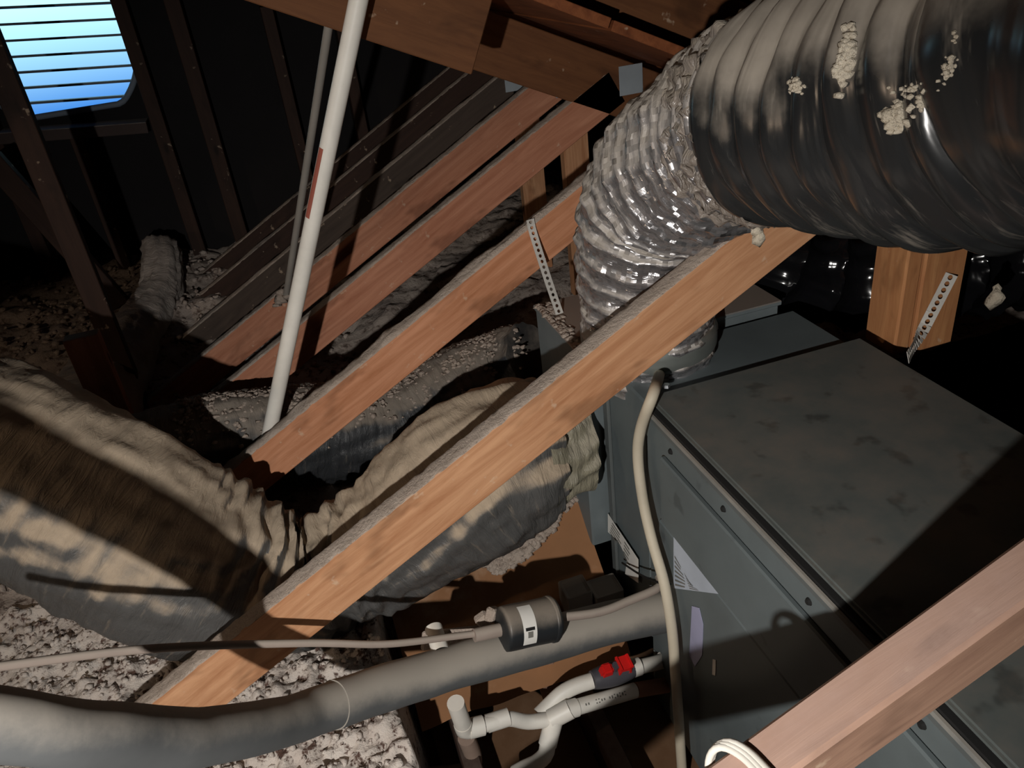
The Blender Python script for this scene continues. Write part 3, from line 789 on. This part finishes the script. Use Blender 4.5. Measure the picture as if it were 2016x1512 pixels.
# condensate drain, white plastic
dra = thing('condensate_drain', 'white plastic drain piping with elbows, tee and red-handled valve under the foam pipe', 'pipe', tuple(pe(1090, 1400, 1.60)))
rp_ = .0135
def pv(name, pts, r=rp_, mat='pvc', step=.01, seg=20, parent=dra, caps=True): return tube(name, pts, r, M[mat], parent, seg, step, None, caps)
q0, q1, q2 = pe(897, 1384, 1.46), pe(915, 1437, 1.53), pe(1000, 1415, 1.56)
pv('riser_stub', [q0, q1], .0165)
pv('elbow', [q0.lerp(q1, .75), q1, q1.lerp(q2, .18)], .0175); pv('elbow_socket', [q1.lerp(q2, .1), q1.lerp(q2, .42)], .0195)
pv('run_pipe', [q1.lerp(q2, .4), q2, pe(1040, 1421, 1.585), pe(1086, 1416, 1.60)], .0150)
pv('coupling', [pe(958, 1425, 1.55), pe(1002, 1411, 1.56)], .0178)
tj = pe(1092, 1412, 1.60); te = pe(1120, 1397, 1.60)
pv('tee', [tj-(te-tj)*.3, tj, te+(te-tj)*.1], .0200)
pv('tee_branch', [tj, pe(1084, 1442, 1.60), pe(1078, 1466, 1.60)], .0190)
pv('down_pipe', [pe(1079, 1460, 1.60), pe(1074, 1485, 1.60), pe(1056, 1502, 1.61), pe(1034, 1512, 1.62), pe(1015, 1522, 1.63)], .0165)
lr0, lr1 = pe(1116, 1398, 1.60), pe(1250, 1359, 1.665)
pv('long_pipe', [lr0, lr1], .0160); pv('coupling', [lr0, lr0.lerp(lr1, .14)], .0185)
pv('shadow_pipe', [lr1, V((.529, 1.037, -.205))], .0160, 'pvc_shadow')['label'] = 'brownish end of the pipe, shadow painted in'
pv('upper_pipe', [pe(1062, 1408, 1.615), pe(1085, 1385, 1.625), pe(1108, 1364, 1.63), pe(1135, 1350, 1.635), pe(1166, 1340, 1.64)], .0165)
v0, v1 = pe(1166, 1339, 1.635), pe(1244, 1316, 1.665)
va = thing_axis = (v1-v0).normalized()
vb = tube('ball_valve', [(v0, .019), (v0.lerp(v1, .15), .022), (v0.lerp(v1, .5), .025), (v0.lerp(v1, .85), .022), (v1, .019)], 0, M['valve'], dra, 24, .004); vb['label'] = 'grey ball valve body with red handle'
up_ = (U*.72-F*.7).normalized(); up_ = (up_-va*up_.dot(va)).normalized()
mid = v0.lerp(v1, .5)+up_*.026
sid = va.cross(up_)
bm = bmesh.new()
for sgn in (-1, 1):
    c0 = mid+va*sgn*.019
    res = bmesh.ops.create_cube(bm, size=1)
    for v in res['verts']: v.co = c0+va*(v.co.x*.032*(1 if v.co.z < 0 else .7))+sid*(v.co.y*.022)+up_*(v.co.z*.026)
bmesh.ops.bevel(bm, geom=list(bm.edges), offset=.004, segments=2, affect='EDGES')
frombm('valve_handle', bm, M['red'], vb)['label'] = 'red two-winged handle'
tube('valve_stem', [mid-up_*.01, mid+up_*.012], .008, M['valve'], vb, 14, .01)
pv('outlet_pipe', [v1-va*.005, pe(1302, 1302, 1.70), V((.529, 1.07, -.155))], .0155); pv('coupling', [v1-va*.002, v1+va*.018], .019)
# faint print on the pipes
pm = spline([lr0, lr1], 60)[0]
vv, ff = [], []
axl = (lr1-lr0).normalized(); tl_ = (C-lr0); tl_ = (tl_-axl*tl_.dot(axl)).normalized(); ul_ = axl.cross(tl_)
for k in range(16):
    if k in (2, 3, 8): continue
    s = .036+k*.0062; hgt = random.choice((.003, .0045, .0022))
    b_ = len(vv)
    for (ds, dh) in ((0, -hgt), (.0032, -hgt), (.0032, hgt), (0, hgt)):
        an = dh/.0165; d = tl_*math.cos(an)+ul_*math.sin(an); vv.append(lr0+axl*(s+ds)+d*.0163)
    ff.append((b_, b_+1, b_+2, b_+3))
mesh('print', vv, ff, M['ink'], dra)['label'] = 'faint grey printing'
tag(tube('dim_drain', [pe(918, 1452, 1.60), pe(932, 1490, 1.65), pe(928, 1512, 1.68), pe(900, 1522, 1.70), pe(850, 1526, 1.72)], .018, M['pvc_dim'], None, 20, .01), 'dim brown drain pipe dropping below the white elbow', 'pipe')

# cream conduit looping down the furnace corner
tag(tube('cream_conduit', [at(1304, 748, 2, .499)+V((.01, .03, -.004)), at(1286, 776, 0, .510), at(1262, 842, 0, .500), at(1256, 900, 0, .497), at(1266, 985, 0, .494), at(1284, 1065, 0, .492), at(1308, 1150, 0, .490), at(1323, 1240, 0, .488), at(1330, 1330, 0, .486), at(1337, 1430, 0, .484), at(1344, 1540, 0, .482)], .0100, M['cream'], None, 18, .012), 'cream flexible conduit looping down over the furnace corner', 'cable')
bm = bmesh.new(); q = at(1312, 762, 2, .494)
bmesh.ops.create_cone(bm, cap_ends=True, segments=6, radius1=.007, radius2=.006, depth=.006)
bmesh.ops.transform(bm, matrix=Matrix.Translation(q+V((0, 0, .003))), verts=bm.verts)
frombm('screw', bm, M['screw'], fur)['label'] = 'bright screw head'
# white cables hooked over the near brace
cb = thing('white_cable_bundle', 'three white cables hooked over the lower end of the near brace', 'cable', tuple(deep(1420, 1470, .74)))
topn = V((-dr.z, 0, dr.x))
def ontop(x, y, lift=.004):               # a point lying on the upper face of the brace
    r_ = ray(x, y); return C + r_*(((mA-C).dot(topn))/r_.dot(topn)) + topn*lift
for k in range(3):
    px, py = 7*k, 5*k
    tube('cable', [ontop(1372-px, 1545-py, -.05), ontop(1378+px*.3, 1506-py, -.022), ontop(1396+px*.5, 1482-py, -.004), ontop(1424+px, 1474-py), ontop(1462+px, 1492-py), ontop(1505+px, 1535-py), ontop(1560+px, 1600-py)], .0036, M['white_cable'], cb, 12, .006)

# small things in the pit
for k, (x0, y0, d0, sz) in enumerate(((1134, 1180, 1.78, (.030, .03, .05)), (1192, 1178, 1.80, (.034, .03, .05)))):
    c = deep(x0, y0, d0)
    bm = bmesh.new(); bmesh.ops.create_cube(bm, size=1)
    for v in bm.verts: v.co = c+V((v.co.x*sz[0]*2, v.co.y*sz[1]*2, v.co.z*sz[2]*1.7))
    top = [f for f in bm.faces if f.normal.z > .9]
    bmesh.ops.inset_region(bm, faces=top, thickness=.008); bmesh.ops.translate(bm, verts=[v for f in top for v in f.verts], vec=(0, 0, -.006))
    bmesh.ops.bevel(bm, geom=[e for e in bm.edges], offset=.003, segments=1, affect='EDGES')
    tag(frombm('grey_block', bm, M['block']), ('grey block left of its twin in the dark gap above the drier', 'grey block right of its twin, against the coil cabinet')[k], 'block')
sp = thing('board_stub', 'dusty board stub with a black mark, below the foam pipe', 'board', tuple(deep(1080, 1330, 1.80)))
beam('board', deep(1062, 1285, 1.74), deep(1090, 1372, 1.86), .05, .022, M['fir_dust'], sp, up=tuple(-F))
q = deep(1078, 1322, 1.768)
beam('black_mark', q-R*.006, q+R*.004-U*.006, .005, .006, M['gap'], sp, up=tuple(-F), bev=.001)
